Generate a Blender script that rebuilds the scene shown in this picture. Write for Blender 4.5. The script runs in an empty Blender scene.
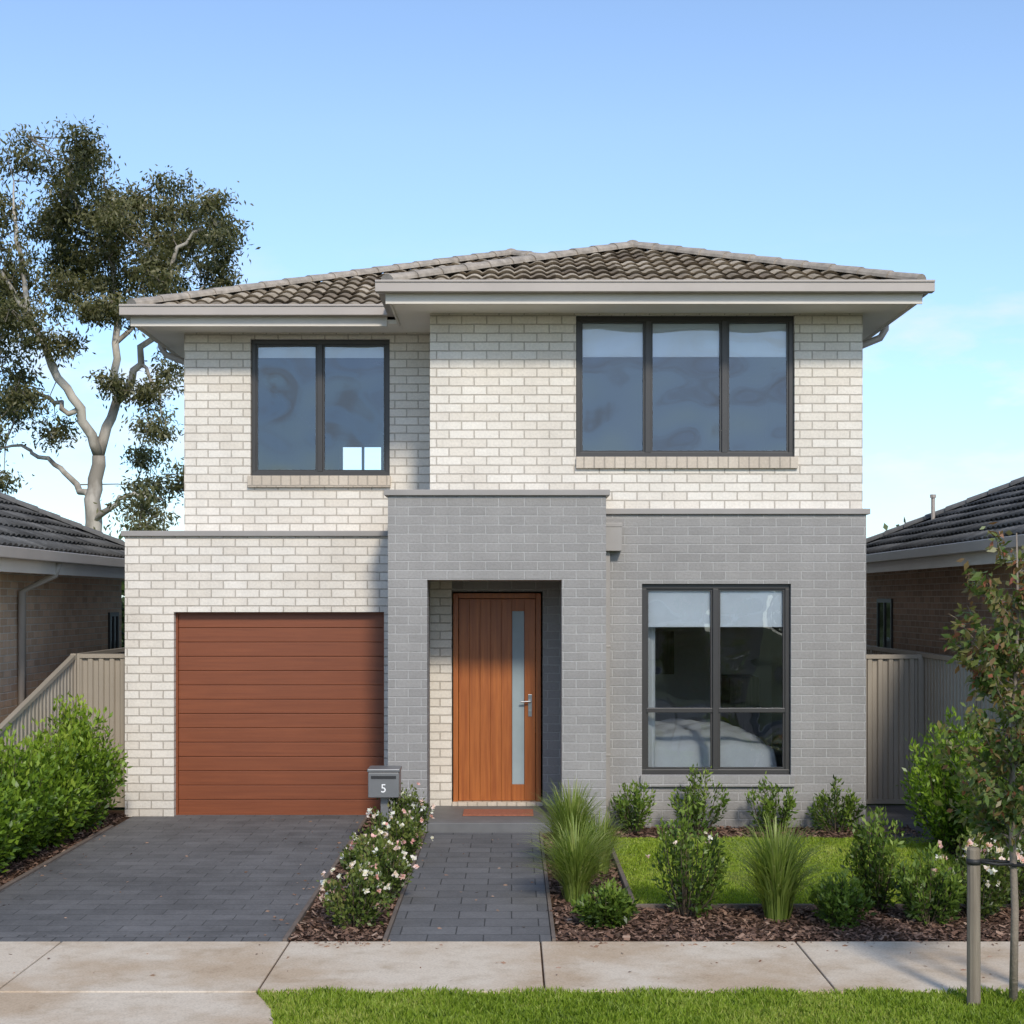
import bpy, bmesh, math, random
import numpy as np
from mathutils import Vector, Matrix
random.seed(4); rng=np.random.default_rng(7)
S=bpy.context.scene
COL=S.collection
F=1485.0; CY=-16.5; CZ=2.53
def W(px,py,d):  # helper to read photo measurements into metres at depth d
    return Vector(((px-512)*d/F, CY+d, CZ-(py-600)*d/F))

# ------------------------------------------------------------ materials
def nm(name):
    m=bpy.data.materials.new(name); m.use_nodes=True
    nt=m.node_tree; b=nt.nodes['Principled BSDF']
    return m,nt,b
def c4(c): return (c[0],c[1],c[2],1)
def mixrgb(nt,a,b,fac,mode='MIX'):
    n=nt.nodes.new('ShaderNodeMix'); n.data_type='RGBA'; n.blend_type=mode
    for s,v in ((n.inputs[0],fac),(n.inputs[6],a),(n.inputs[7],b)):
        if hasattr(v,'is_output'): nt.links.new(v,s)
        elif isinstance(v,(int,float)): s.default_value=v
        else: s.default_value=c4(v)
    return n.outputs[2]
def mathn(nt,op,a,b=None,c=None):
    n=nt.nodes.new('ShaderNodeMath'); n.operation=op
    for i,v in enumerate((a,b,c)):
        if v is None: continue
        if hasattr(v,'is_output'): nt.links.new(v,n.inputs[i])
        else: n.inputs[i].default_value=v
    return n.outputs[0]
def coords(nt,kind='Object',scale=(1,1,1)):
    tc=nt.nodes.new('ShaderNodeTexCoord'); mp=nt.nodes.new('ShaderNodeMapping')
    nt.links.new(tc.outputs[kind],mp.inputs[0]); mp.inputs['Scale'].default_value=scale
    return mp.outputs[0]
def noise(nt,vec,scale,detail=4,rough=.55):
    n=nt.nodes.new('ShaderNodeTexNoise'); nt.links.new(vec,n.inputs['Vector'])
    n.inputs['Scale'].default_value=scale; n.inputs['Detail'].default_value=detail; n.inputs['Roughness'].default_value=rough
    return n.outputs['Fac']
def rng_map(nt,v,a,b,c,d):
    n=nt.nodes.new('ShaderNodeMapRange'); nt.links.new(v,n.inputs[0])
    for i,x in enumerate((a,b,c,d)): n.inputs[i+1].default_value=x
    return n.outputs[0]
def bump(nt,b,h,strength,dist):
    n=nt.nodes.new('ShaderNodeBump'); nt.links.new(h,n.inputs['Height'])
    n.inputs['Strength'].default_value=strength; n.inputs['Distance'].default_value=dist
    nt.links.new(n.outputs[0],b.inputs['Normal'])

def m_plain(name,col,rough=.6,var=.12,scale=3,metal=0,bmp=0.0,bscale=60,spec=.5):
    m,nt,b=nm(name)
    v=coords(nt); n=noise(nt,v,scale,5)
    f=rng_map(nt,n,.3,.7,1-var,1+var)
    mul=nt.nodes.new('ShaderNodeVectorMath'); mul.operation='SCALE'; mul.inputs[0].default_value=col
    nt.links.new(f,mul.inputs['Scale']); nt.links.new(mul.outputs[0],b.inputs['Base Color'])
    b.inputs['Roughness'].default_value=rough; b.inputs['Metallic'].default_value=metal
    b.inputs['Specular IOR Level'].default_value=spec
    if bmp: bump(nt,b,noise(nt,v,bscale,3),bmp,.01)
    return m
def m_brick(name,c1,c2,mort,bw=.28,rh=.0985,ms=.008,rough=.85,bstr=.8,dark=.12,fine=(.86,1.1),splash=False):
    m,nt,b=nm(name)
    uv=coords(nt,'UV')
    wob=nt.nodes.new('ShaderNodeTexNoise'); nt.links.new(uv,wob.inputs['Vector']); wob.inputs['Scale'].default_value=9
    sc=nt.nodes.new('ShaderNodeVectorMath'); sc.operation='MULTIPLY_ADD'
    nt.links.new(wob.outputs['Color'],sc.inputs[0]); sc.inputs[1].default_value=(.007,.007,0); nt.links.new(uv,sc.inputs[2])
    br=nt.nodes.new('ShaderNodeTexBrick'); nt.links.new(sc.outputs[0],br.inputs['Vector'])
    br.inputs['Scale'].default_value=1; br.inputs['Brick Width'].default_value=bw; br.inputs['Row Height'].default_value=rh
    br.inputs['Mortar Size'].default_value=ms; br.inputs['Mortar Smooth'].default_value=.35
    br.inputs['Color1'].default_value=c4(c1); br.inputs['Color2'].default_value=c4(c2); br.inputs['Mortar'].default_value=c4(mort)
    ob=coords(nt); n1=noise(nt,ob,1.1,6); n2=noise(nt,uv,38,4,.7)
    st=noise(nt,coords(nt,'Object',(3,3,.35)),1.6,4)
    f=mathn(nt,'MULTIPLY',rng_map(nt,n1,.3,.7,1-dark,1+dark*.5),rng_map(nt,n2,.25,.75,*fine))
    f=mathn(nt,'MULTIPLY',f,rng_map(nt,st,.35,.7,1.03,1-dark*.6))
    if splash:  # soil splash on the lowest courses
        sp=nt.nodes.new('ShaderNodeSeparateXYZ'); nt.links.new(ob,sp.inputs[0])
        zz=mathn(nt,'ADD',sp.outputs[2],mathn(nt,'MULTIPLY',n1,.5))
        f=mathn(nt,'MULTIPLY',f,rng_map(nt,zz,.2,.65,.80,1.0))
    mul=nt.nodes.new('ShaderNodeVectorMath'); mul.operation='SCALE'
    nt.links.new(br.outputs['Color'],mul.inputs[0]); nt.links.new(f,mul.inputs['Scale'])
    nt.links.new(mul.outputs[0],b.inputs['Base Color']); b.inputs['Roughness'].default_value=rough
    b.inputs['Specular IOR Level'].default_value=.25
    h=mathn(nt,'SUBTRACT',mathn(nt,'MULTIPLY',n2,.5),br.outputs['Fac'])
    bump(nt,b,h,bstr,.012)
    return m
def m_wood(name,c1,c2,sc=(30,30,1.5),rough=.4,bmp=.15):
    m,nt,b=nm(name); v=coords(nt,'Object',sc)
    n=noise(nt,v,1.0,6,.65); n2=noise(nt,coords(nt),1.5,3)
    f=rng_map(nt,n,.3,.7,0,1)
    col=mixrgb(nt,c1,c2,f); col=mixrgb(nt,col,(0.5,.5,.5),rng_map(nt,n2,.35,.8,0,.2),'MULTIPLY')
    nt.links.new(col,b.inputs['Base Color']); b.inputs['Roughness'].default_value=rough
    bump(nt,b,n,bmp,.004); return m
def m_leaf(name,cols,rough=.45,trans=.35):
    m,nt,b=nm(name)
    at=nt.nodes.new('ShaderNodeAttribute'); at.attribute_name='rnd'
    rp=nt.nodes.new('ShaderNodeValToRGB'); nt.links.new(at.outputs['Fac'],rp.inputs[0])
    els=rp.color_ramp.elements
    while len(els)<len(cols): els.new(.5)
    for i,c in enumerate(cols): els[i].position=i/(len(cols)-1); els[i].color=c4(c)
    nt.links.new(rp.outputs[0],b.inputs['Base Color']); b.inputs['Roughness'].default_value=rough
    b.inputs['Specular IOR Level'].default_value=.35
    if trans>0:
        tr=nt.nodes.new('ShaderNodeBsdfTranslucent')
        g=mixrgb(nt,rp.outputs[0],(1.6,1.7,.7),1.0,'MULTIPLY'); nt.links.new(g,tr.inputs[0])
        mx=nt.nodes.new('ShaderNodeMixShader'); mx.inputs[0].default_value=trans
        nt.links.new(b.outputs[0],mx.inputs[1]); nt.links.new(tr.outputs[0],mx.inputs[2])
        nt.links.new(mx.outputs[0],nt.nodes['Material Output'].inputs[0])
    return m
def m_tile(name,cols,tw=.33,th=.32,contrast=(.68,1.25)):
    m,nt,b=nm(name)
    uv=coords(nt,'UV',(1/tw,1/th,1))
    fl=nt.nodes.new('ShaderNodeVectorMath'); fl.operation='FLOOR'; nt.links.new(uv,fl.inputs[0])
    wn=nt.nodes.new('ShaderNodeTexWhiteNoise'); nt.links.new(fl.outputs[0],wn.inputs['Vector'])
    rp=nt.nodes.new('ShaderNodeValToRGB'); nt.links.new(wn.outputs['Value'],rp.inputs[0])
    els=rp.color_ramp.elements
    while len(els)<len(cols): els.new(.5)
    for i,c in enumerate(cols): els[i].position=i/(len(cols)-1); els[i].color=c4(c)
    n=noise(nt,coords(nt),14,6,.7); n2=noise(nt,coords(nt),.8,3)
    f=mathn(nt,'MULTIPLY',rng_map(nt,n,.3,.7,*contrast),rng_map(nt,n2,.3,.7,.85,1.12))
    mul=nt.nodes.new('ShaderNodeVectorMath'); mul.operation='SCALE'
    nt.links.new(rp.outputs[0],mul.inputs[0]); nt.links.new(f,mul.inputs['Scale']); nt.links.new(mul.outputs[0],b.inputs['Base Color'])
    b.inputs['Roughness'].default_value=.85; b.inputs['Specular IOR Level'].default_value=.2
    bump(nt,b,noise(nt,coords(nt),90,3),.3,.004); return m
def m_glass(name,tint=(.88,.92,.94),refl=(.80,.88,1.0),k=2.1):
    m,nt,b=nm(name); nt.nodes.remove(b)
    fr=nt.nodes.new('ShaderNodeFresnel'); fr.inputs[0].default_value=1.6
    gl=nt.nodes.new('ShaderNodeBsdfGlossy'); gl.inputs['Roughness'].default_value=.01; gl.inputs[0].default_value=c4(refl)
    nb=nt.nodes.new('ShaderNodeBump'); nt.links.new(noise(nt,coords(nt),1.3,1),nb.inputs['Height']); nb.inputs['Strength'].default_value=.4; nb.inputs['Distance'].default_value=.06
    nt.links.new(nb.outputs[0],gl.inputs['Normal'])
    tr=nt.nodes.new('ShaderNodeBsdfTransparent'); tr.inputs[0].default_value=c4(tint)
    f=mathn(nt,'MULTIPLY',fr.outputs[0],k); f=mathn(nt,'MINIMUM',f,1.0)
    mx=nt.nodes.new('ShaderNodeMixShader'); nt.links.new(f,mx.inputs[0]); nt.links.new(tr.outputs[0],mx.inputs[1]); nt.links.new(gl.outputs[0],mx.inputs[2])
    nt.links.new(mx.outputs[0],nt.nodes['Material Output'].inputs[0]); return m

M={}
M['cream']=m_brick('cream_brick',(.78,.725,.64),(.70,.635,.545),(.49,.435,.365),dark=.08,splash=True)
M['sill']=m_brick('sill_brick',(.62,.535,.435),(.56,.475,.38),(.43,.37,.30),bw=.115,rh=.3)
M['grey']=m_brick('grey_painted_brick',(.315,.300,.283),(.278,.265,.25),(.40,.385,.365),bstr=.7,dark=.08,splash=True)
M['tanbrick']=m_brick('tan_brick',(.70,.49,.33),(.53,.36,.24),(.66,.58,.48),bw=.24,rh=.086)
M['brownbrick']=m_brick('brown_brick',(.42,.27,.18),(.28,.18,.12),(.50,.41,.32),bw=.24,rh=.086)
M['tile']=m_tile('roof_tile',[(.17,.135,.10),(.29,.24,.18),(.42,.36,.285)],tw=.36,th=.36)
M['cap']=m_plain('ridge_cap',(.34,.29,.235),.85,.3,9,bmp=.2)
M['dtile']=m_tile('dark_roof_tile',[(.08,.078,.076),(.125,.122,.118),(.19,.185,.178)],tw=.36,th=.36)
M['dcap']=m_plain('dark_ridge_cap',(.15,.147,.142),.85,.2,9)
M['gutter']=m_plain('gutter_paint',(.40,.35,.305),.4,.06,2)
M['fascia']=m_plain('fascia_paint',(.66,.60,.52),.5,.05,2)
M['soffit']=m_plain('soffit_paint',(.82,.76,.67),.7,.04,2)
M['flash']=m_plain('cap_flashing',(.30,.275,.25),.45,.08,2)
M['frame']=m_plain('window_frame',(.040,.037,.035),.4,.1,3)
M['glass']=m_glass('window_glass')
M['blind']=m_plain('roller_blind',(.85,.84,.82),.8,.04,3)
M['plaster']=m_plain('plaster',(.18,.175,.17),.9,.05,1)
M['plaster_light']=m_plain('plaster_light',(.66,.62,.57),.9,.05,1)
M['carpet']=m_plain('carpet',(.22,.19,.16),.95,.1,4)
M['linen']=m_plain('bed_linen',(.84,.84,.83),.9,.06,5,bmp=.4,bscale=6)
M['door']=m_wood('door_timber',(.28,.075,.016),(.47,.152,.035),(26,26,1.3),.38)
M['garage']=m_wood('garage_door_skin',(.180,.050,.018),(.240,.070,.025),(1.2,20,34),.45,.1)
M['frost']=m_plain('frosted_glass',(.32,.38,.40),.18,.08,3,spec=.8)
M['steel']=m_plain('brushed_steel',(.55,.55,.55),.3,.05,5,metal=1)
M['mat']=m_plain('door_mat',(.32,.11,.06),.95,.2,30,bmp=.5)
M['fence']=m_plain('steel_fence_paint',(.34,.295,.235),.5,.07,1.5)
M['post']=m_wood('treated_pine',(.15,.12,.085),(.27,.225,.17),(30,30,2),.85,.5)
M['black']=m_plain('black_rubber',(.02,.02,.02),.6)
M['mailbox']=m_plain('mailbox_metal',(.24,.24,.24),.35,.08,4,metal=.5)
M['asphalt']=m_plain('asphalt',(.05,.05,.052),.9,.2,2,bmp=.5,bscale=120)
M['kerb']=m_plain('kerb_concrete',(.33,.31,.28),.9,.15,2,bmp=.3)
M['edging']=m_plain('edging',(.15,.115,.09),.9,.2,6)
M['pave']=m_brick('driveway_paver',(.165,.160,.157),(.132,.129,.127),(.080,.078,.076),bw=.40,rh=.20,ms=.005,bstr=.5,dark=.25,fine=(.75,1.2))
M['header']=m_brick('paver_header',(.175,.170,.166),(.135,.132,.13),(.070,.068,.066),bw=.20,rh=.30,ms=.006,bstr=.5,dark=.25,fine=(.75,1.2))
M['path']=m_brick('path_paver',(.175,.170,.166),(.130,.127,.125),(.062,.061,.060),bw=.42,rh=.28,ms=.006,bstr=.5,dark=.2,fine=(.78,1.2))
M['porch']=m_plain('porch_tile',(.14,.138,.135),.6,.12,5)
M['frost2']=m_plain('dark_window_glass',(.02,.022,.025),.06,.05,1,spec=1)
def m_conc():
    m,nt,b=nm('footpath_concrete'); v=coords(nt)
    n=noise(nt,v,.9,6,.6); n2=noise(nt,v,60,4,.75); n3=noise(nt,v,4,5,.65)
    col=mixrgb(nt,(.54,.41,.28),(.68,.575,.445),rng_map(nt,n,.4,.58,0,1))
    col=mixrgb(nt,col,(.66,.60,.52),rng_map(nt,n3,.5,.72,0,.55),'MULTIPLY')
    col=mixrgb(nt,col,(.5,.47,.43),rng_map(nt,n2,.45,.8,0,.65),'MULTIPLY')
    nt.links.new(col,b.inputs['Base Color']); b.inputs['Roughness'].default_value=.9; b.inputs['Specular IOR Level'].default_value=.2
    bump(nt,b,n2,.4,.006); return m
M['concrete']=m_conc()
def m_ground(name,c1,c2,c3,s1,s2,bm=.6):
    m,nt,b=nm(name); v=coords(nt)
    col=mixrgb(nt,c1,c2,rng_map(nt,noise(nt,v,s1,5),.35,.65,0,1))
    col=mixrgb(nt,col,c3,rng_map(nt,noise(nt,v,s2,4,.7),.45,.7,0,.8))
    nt.links.new(col,b.inputs['Base Color']); b.inputs['Roughness'].default_value=.95; b.inputs['Specular IOR Level'].default_value=.1
    bump(nt,b,noise(nt,v,s2*1.5,4),bm,.02); return m
M['soil']=m_ground('mulch_soil',(.07,.040,.026),(.115,.070,.045),(.04,.025,.018),6,50,1)
M['turf']=m_ground('turf_soil',(.13,.18,.026),(.16,.21,.034),(.09,.115,.02),2,70,1)
M['groundm']=m_ground('ground_grass',(.07,.10,.02),(.10,.12,.035),(.05,.06,.02),.5,20,.6)
M['grass']=m_leaf('grass_blade',[(.12,.18,.018),(.22,.31,.028),(.29,.38,.045),(.38,.40,.10)],.5,.35)
M['lawngrass']=m_leaf('lawn_blade',[(.17,.24,.022),(.29,.39,.036),(.38,.47,.06),(.46,.47,.13)],.5,.4)
M['chip']=m_leaf('bark_chip',[(.05,.026,.017),(.145,.08,.052),(.26,.155,.105),(.36,.25,.18)],.9,.0)
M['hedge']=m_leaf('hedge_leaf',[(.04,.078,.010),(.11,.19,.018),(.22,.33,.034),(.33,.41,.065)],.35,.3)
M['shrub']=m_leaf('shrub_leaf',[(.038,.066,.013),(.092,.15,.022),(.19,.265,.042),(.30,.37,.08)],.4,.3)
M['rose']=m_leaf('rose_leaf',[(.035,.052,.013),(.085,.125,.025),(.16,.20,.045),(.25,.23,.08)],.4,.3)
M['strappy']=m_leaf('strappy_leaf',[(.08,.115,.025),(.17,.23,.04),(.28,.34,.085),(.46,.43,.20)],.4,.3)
M['petal']=m_leaf('petal',[(.82,.45,.43),(.84,.66,.60),(.86,.80,.75),(.86,.84,.81)],.6,.3)
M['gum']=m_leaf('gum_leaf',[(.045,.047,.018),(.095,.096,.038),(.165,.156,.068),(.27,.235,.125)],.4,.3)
M['distant']=m_leaf('distant_leaf',[(.02,.035,.012),(.045,.07,.02),(.08,.12,.03)],.5,.2)
M['redleaf']=m_leaf('young_tree_leaf',[(.065,.105,.025),(.13,.19,.045),(.21,.17,.07),(.31,.11,.07)],.4,.35)
M['stem']=m_plain('stem',(.09,.065,.04),.9,.2,20)
M['twig']=m_plain('twig',(.16,.135,.105),.9,.2,5)
def m_gumbark():
    m,nt,b=nm('gum_bark'); v=coords(nt,'Object',(1,1,.35))
    col=mixrgb(nt,(.24,.21,.17),(.52,.47,.40),rng_map(nt,noise(nt,v,1.6,5),.4,.6,0,1))
    nt.links.new(col,b.inputs['Base Color']); b.inputs['Roughness'].default_value=.8; return m
M['bark']=m_gumbark()
M['ybark']=m_plain('young_bark',(.24,.195,.15),.85,.2,15,bmp=.4)

# ------------------------------------------------------------ mesh helpers
def link(o,parent=None):
    COL.objects.link(o)
    if parent: o.parent=parent
    return o
def empty(name,loc=(0,0,0)):
    o=bpy.data.objects.new(name,None); o.empty_display_size=.2; COL.objects.link(o); return o
def boxuv(me):
    uv=me.uv_layers.new(name='UVMap') if not me.uv_layers else me.uv_layers[0]
    for p in me.polygons:
        n=p.normal; a=[abs(n.x),abs(n.y),abs(n.z)]; k=a.index(max(a))
        for li in p.loop_indices:
            c=me.vertices[me.loops[li].vertex_index].co
            uv.data[li].uv=(c.y+.12,c.z) if k==0 else ((c.x,c.z) if k==1 else (c.x,c.y))
class MB:
    def __init__(s): s.v=[];s.f=[];s.m=[]
    def box(s,x0,x1,y0,y1,z0,z1,m=0):
        i=len(s.v)
        s.v+=[(x0,y0,z0),(x1,y0,z0),(x1,y1,z0),(x0,y1,z0),(x0,y0,z1),(x1,y0,z1),(x1,y1,z1),(x0,y1,z1)]
        s.f+=[(i,i+3,i+2,i+1),(i+4,i+5,i+6,i+7),(i,i+1,i+5,i+4),(i+1,i+2,i+6,i+5),(i+2,i+3,i+7,i+6),(i+3,i,i+4,i+7)]
        s.m+=[m]*6
    def face(s,pts,m=0):
        i=len(s.v); s.v+=[tuple(p) for p in pts]; s.f.append(tuple(range(i,i+len(pts)))); s.m.append(m)
    def tube(s,pts,rad,n=8,m=0,cap=True):
        pts=[Vector(p) for p in pts]; i0=len(s.v)
        up=Vector((.3,.9,.1)).normalized()
        for k,p in enumerate(pts):
            t=(pts[min(k+1,len(pts)-1)]-pts[max(k-1,0)]).normalized()
            a=t.cross(up)
            if a.length<.1: a=t.cross(Vector((1,0,0)))
            a.normalize(); b=t.cross(a)
            for j in range(n):
                an=2*math.pi*j/n; q=p+(a*math.cos(an)+b*math.sin(an))*rad[k]; s.v.append(tuple(q))
        for k in range(len(pts)-1):
            for j in range(n):
                s.f.append((i0+k*n+j,i0+k*n+(j+1)%n,i0+(k+1)*n+(j+1)%n,i0+(k+1)*n+j)); s.m.append(m)
        if cap:
            s.f.append(tuple(i0+j for j in range(n))[::-1]); s.m.append(m)
            k=len(pts)-1; s.f.append(tuple(i0+k*n+j for j in range(n))); s.m.append(m)
    def obj(s,name,mats,parent=None,bevel=0,smooth=False,seg=2):
        me=bpy.data.meshes.new(name); me.from_pydata(s.v,[],s.f)
        for m in mats: me.materials.append(M[m])
        me.polygons.foreach_set('material_index',s.m)
        if smooth: me.polygons.foreach_set('use_smooth',[True]*len(s.f))
        me.update(); boxuv(me)
        o=link(bpy.data.objects.new(name,me),parent)
        if bevel:
            md=o.modifiers.new('bevel','BEVEL'); md.width=bevel; md.segments=seg; md.limit_method='ANGLE'
        return o
def wall_y(mb,x0,x1,z0,z1,y,t,ops=(),m=0):
    xs=sorted({x0,x1,*[v for o in ops for v in o[:2]]}); zs=sorted({z0,z1,*[v for o in ops for v in o[2:]]})
    def solid(i,k):
        if i<0 or k<0 or i>=len(xs)-1 or k>=len(zs)-1: return False
        cx=(xs[i]+xs[i+1])/2; cz=(zs[k]+zs[k+1])/2
        return not any(o[0]<cx<o[1] and o[2]<cz<o[3] for o in ops)
    for i in range(len(xs)-1):
        for k in range(len(zs)-1):
            if not solid(i,k): continue
            a,b,c,d=xs[i],xs[i+1],zs[k],zs[k+1]
            mb.face([(a,y,c),(b,y,c),(b,y,d),(a,y,d)],m); mb.face([(b,y+t,c),(a,y+t,c),(a,y+t,d),(b,y+t,d)],m)
            if not solid(i-1,k): mb.face([(a,y+t,c),(a,y,c),(a,y,d),(a,y+t,d)],m)
            if not solid(i+1,k): mb.face([(b,y,c),(b,y+t,c),(b,y+t,d),(b,y,d)],m)
            if not solid(i,k-1): mb.face([(a,y+t,c),(b,y+t,c),(b,y,c),(a,y,c)],m)
            if not solid(i,k+1): mb.face([(a,y,d),(b,y,d),(b,y+t,d),(a,y+t,d)],m)
def npmesh(name,V,Fq,mat,parent=None,rnd=None,smooth=False):
    V=np.asarray(V,dtype=np.float32); Fq=np.asarray(Fq,dtype=np.int32); k=Fq.shape[1]
    me=bpy.data.meshes.new(name); me.vertices.add(len(V)); me.vertices.foreach_set('co',V.ravel())
    me.loops.add(Fq.size); me.loops.foreach_set('vertex_index',Fq.ravel())
    me.polygons.add(len(Fq)); me.polygons.foreach_set('loop_start',np.arange(len(Fq),dtype=np.int32)*k)
    me.polygons.foreach_set('loop_total',np.full(len(Fq),k,dtype=np.int32))
    if smooth: me.polygons.foreach_set('use_smooth',np.ones(len(Fq),dtype=bool))
    me.update(calc_edges=True); me.materials.append(M[mat])
    if rnd is not None:
        a=me.attributes.new('rnd','FLOAT','FACE'); a.data.foreach_set('value',np.clip(rnd,0,1).astype(np.float32))
    return link(bpy.data.objects.new(name,me),parent)
def unit(a): return a/np.maximum(np.linalg.norm(a,axis=1,keepdims=True),1e-6)
def leaves(name,P,D,L,wr,mat,parent,rnd):
    n=len(P); D=unit(D); s=unit(np.cross(D,rng.normal(size=(n,3)))); nn=np.cross(s,D)
    L=np.asarray(L).reshape(-1,1)*np.ones((n,1)); Wd=L*wr
    v=np.stack([P,P+D*L*.45+s*Wd*.5+nn*L*.07,P+D*L,P+D*L*.45-s*Wd*.5+nn*L*.07],1).reshape(-1,3)
    return npmesh(name,v,np.arange(4*n).reshape(-1,4),mat,parent,rnd)

# ------------------------------------------------------------ roofs
def tile_plane(name,own,others,origin,u,pitch,width,run,mat,parent,extra=(),tw=.18,ch=.36,res=6,wv=.046):
    """own/others: (ax,ay,c) plan distance functions"""
    a=Vector((own[0],own[1],0)); cosp=1/math.sqrt(1+pitch*pitch)
    vdir=(a+Vector((0,0,pitch)))*cosp; u=Vector(u); nrm=u.cross(vdir)
    if nrm.z<0: nrm=-nrm
    L=run/cosp; nu=int(width/tw*res)+1; us=np.linspace(0,width,nu+1)
    wave=wv*np.abs(np.cos(math.pi*us/tw))**.75
    bm=bmesh.new(); uvl=bm.loops.layers.uv.new('UVMap'); O=Vector(origin)
    nrow=int(math.ceil(L/ch))
    for k in range(nrow):
        v0=k*ch-.03; v1=min((k+1)*ch,L+.1)
        rows=[]
        for (vv,hh,q) in ((v0+.07,-.01,0),(v0,.022,1),(v1,-.012,1)):
            rows.append([bm.verts.new(O+u*float(us[i])+vdir*vv+nrm*float(hh+wave[i]*q+.004*math.sin(us[i]*3.1+k*2.3))) for i in range(nu+1)])
        for r in range(2):
            for i in range(nu):
                f=bm.faces.new((rows[r][i],rows[r][i+1],rows[r+1][i+1],rows[r+1][i]))
                vm=(k+.2+.5*r)*ch
                for lp,(uu,vv) in zip(f.loops,((us[i],vm),(us[i+1],vm),(us[i+1],vm),(us[i],vm))):
                    lp[uvl].uv=(float((us[i]+us[i+1])/2),vm)
                f.smooth=(r==1)
    for o in list(others)+list(extra):
        if o in others: A=Vector((own[0]-o[0],own[1]-o[1],0)); c=own[2]-o[2]
        else: A=Vector((o[0],o[1],0)); c=o[2]
        co=-A*c/A.length_squared
        g=bm.verts[:]+bm.edges[:]+bm.faces[:]
        bmesh.ops.bisect_plane(bm,geom=g,plane_co=co,plane_no=A,clear_outer=True)
    me=bpy.data.meshes.new(name); bm.to_mesh(me); bm.free(); me.materials.append(M[mat])
    return link(bpy.data.objects.new(name,me),parent)
def caps(mb,p0,p1,m=0,r=.095,seg=.36):
    p0=Vector(p0);p1=Vector(p1); L=(p1-p0).length; t=(p1-p0)/L; n=max(1,int(L/seg))
    side=t.cross(Vector((0,0,1))).normalized(); up=side.cross(t)
    for k in range(n):
        a=p0+t*(L*k/n-.03); b=p0+t*(L*(k+1)/n)
        i0=len(mb.v)
        for q,rr in ((a,r*1.12),(b,r*.92)):
            for j in range(9):
                an=math.pi*(j/8)*1.1-.05*math.pi; mb.v.append(tuple(q+side*math.cos(an)*rr+up*(math.sin(an)*rr*.75)))
        for j in range(8):
            mb.f.append((i0+j,i0+j+1,i0+9+j+1,i0+9+j)); mb.m.append(m)
        mb.f.append(tuple(i0+j for j in range(9))); mb.m.append(m)
def hip_roof(x0,x1,y0,y1,E,p,parent,tm='tile',cm='cap',sides='flrb'):
    f=(0,1,-y0);b=(0,-1,y1);l=(1,0,-x0);r=(-1,0,x1); al={'f':f,'b':b,'l':l,'r':r}
    h=min(x1-x0,y1-y0)/2
    spec={'f':((x0,y0,E),(1,0,0),x1-x0),'b':((x1,y1,E),(-1,0,0),x1-x0),'l':((x0,y1,E),(0,-1,0),y1-y0),'r':((x1,y0,E),(0,1,0),y1-y0)}
    for k in sides:
        o,u,w=spec[k]; tile_plane('roof_tiles',al[k],[al[j] for j in al if j!=k],o,u,p,w,h+.02,tm,parent)
    mb=MB(); Z=E+h*p+.05
    if (y1-y0)>=(x1-x0): A=(x0+h,y0+h,Z);B=(x0+h,y1-h,Z); cs=[((x0,y0),A),((x1,y0),A),((x0,y1),B),((x1,y1),B)]
    else: A=(x0+h,y0+h,Z);B=(x1-h,y0+h,Z); cs=[((x0,y0),A),((x0,y1),A),((x1,y0),B),((x1,y1),B)]
    for c,a in cs: caps(mb,(c[0],c[1],E+.05),a)
    if (Vector(A)-Vector(B)).length>.2: caps(mb,A,B)
    mb.obj('ridge_caps',[cm],parent,smooth=False)

# ------------------------------------------------------------ main house
H=empty('brick_house')
E=5.895; P=.368; XL=-4.38; XR=4.355; XW=-1.315; YL=.70; YW=-.60
hip_roof(XL,XR,YL,12.65,E,P,H)
wf=(0,1,-YW); wl=(1,0,-XW); wr=(-1,0,XR); hw=(XR-XW)/2
tile_plane('wing_tiles_front',wf,[wl,wr],(XW,YW,E),(1,0,0),P,XR-XW,hw+.02,'tile',H)
tile_plane('wing_tiles_left',wl,[wf,wr],(XW,4,E),(0,-1,0),P,4.6,hw+.02,'tile',H,extra=[(0,1,-3.8)])
tile_plane('wing_tiles_right',wr,[wf,wl],(XR,YW,E),(0,1,0),P,5.0,hw+.02,'tile',H,extra=[(1,1,-(XR+YL)+.02)])
mb=MB(); ap=(XW+hw,YW+hw,E+hw*P+.05)
caps(mb,(XW,YW,E+.05),ap); caps(mb,(XR,YW,E+.05),ap); caps(mb,ap,(ap[0],3.75,ap[2])); mb.obj('wing_ridge_caps',['cap'],H)
mb=MB(); mb.box(XL+.02,XW+.02,YL+.02,12.62,5.735,5.78); mb.box(XW+.021,XR-.03,YW+.02,12.62,5.735,5.78); mb.obj('soffit',['soffit'],H)
def run(mb,x0,x1,y0,y1,nx,ny):
    t=.022; g=.105; zb=5.70; zf=5.87; g0=5.81; g1=5.925
    def B(a,b,c,d,e,f,m): mb.box(min(a,b),max(a,b),min(c,d),max(c,d),e,f,m)
    if ny:
        ya=y0; B(x0+.1,x1-.1,ya,ya+ny*t,zb,zf,0); a=ya+ny*t; b=a+ny*g
        B(x0,x1,a+ny*.002,b,g0,g0+.02,1); B(x0,x1,b,b+ny*.012,g0,g1,1); B(x0,x1,b+ny*.013,b+ny*.026,g1-.016,g1+.008,1)
    else:
        xa=x0; B(xa,xa+nx*t,y0,y1,zb,zf-.001,0); a=xa+nx*t; b=a+nx*g
        B(a+nx*.002,b,y0,y1,g0+.001,g0+.019,1); B(b,b+nx*.012,y0,y1,g0+.001,g1-.001,1); B(b+nx*.013,b+nx*.026,y0,y1,g1-.017,g1+.007,1)
mb=MB()
run(mb,XW-.14,XR+.14,YW+.02,0,0,-1)
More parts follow.
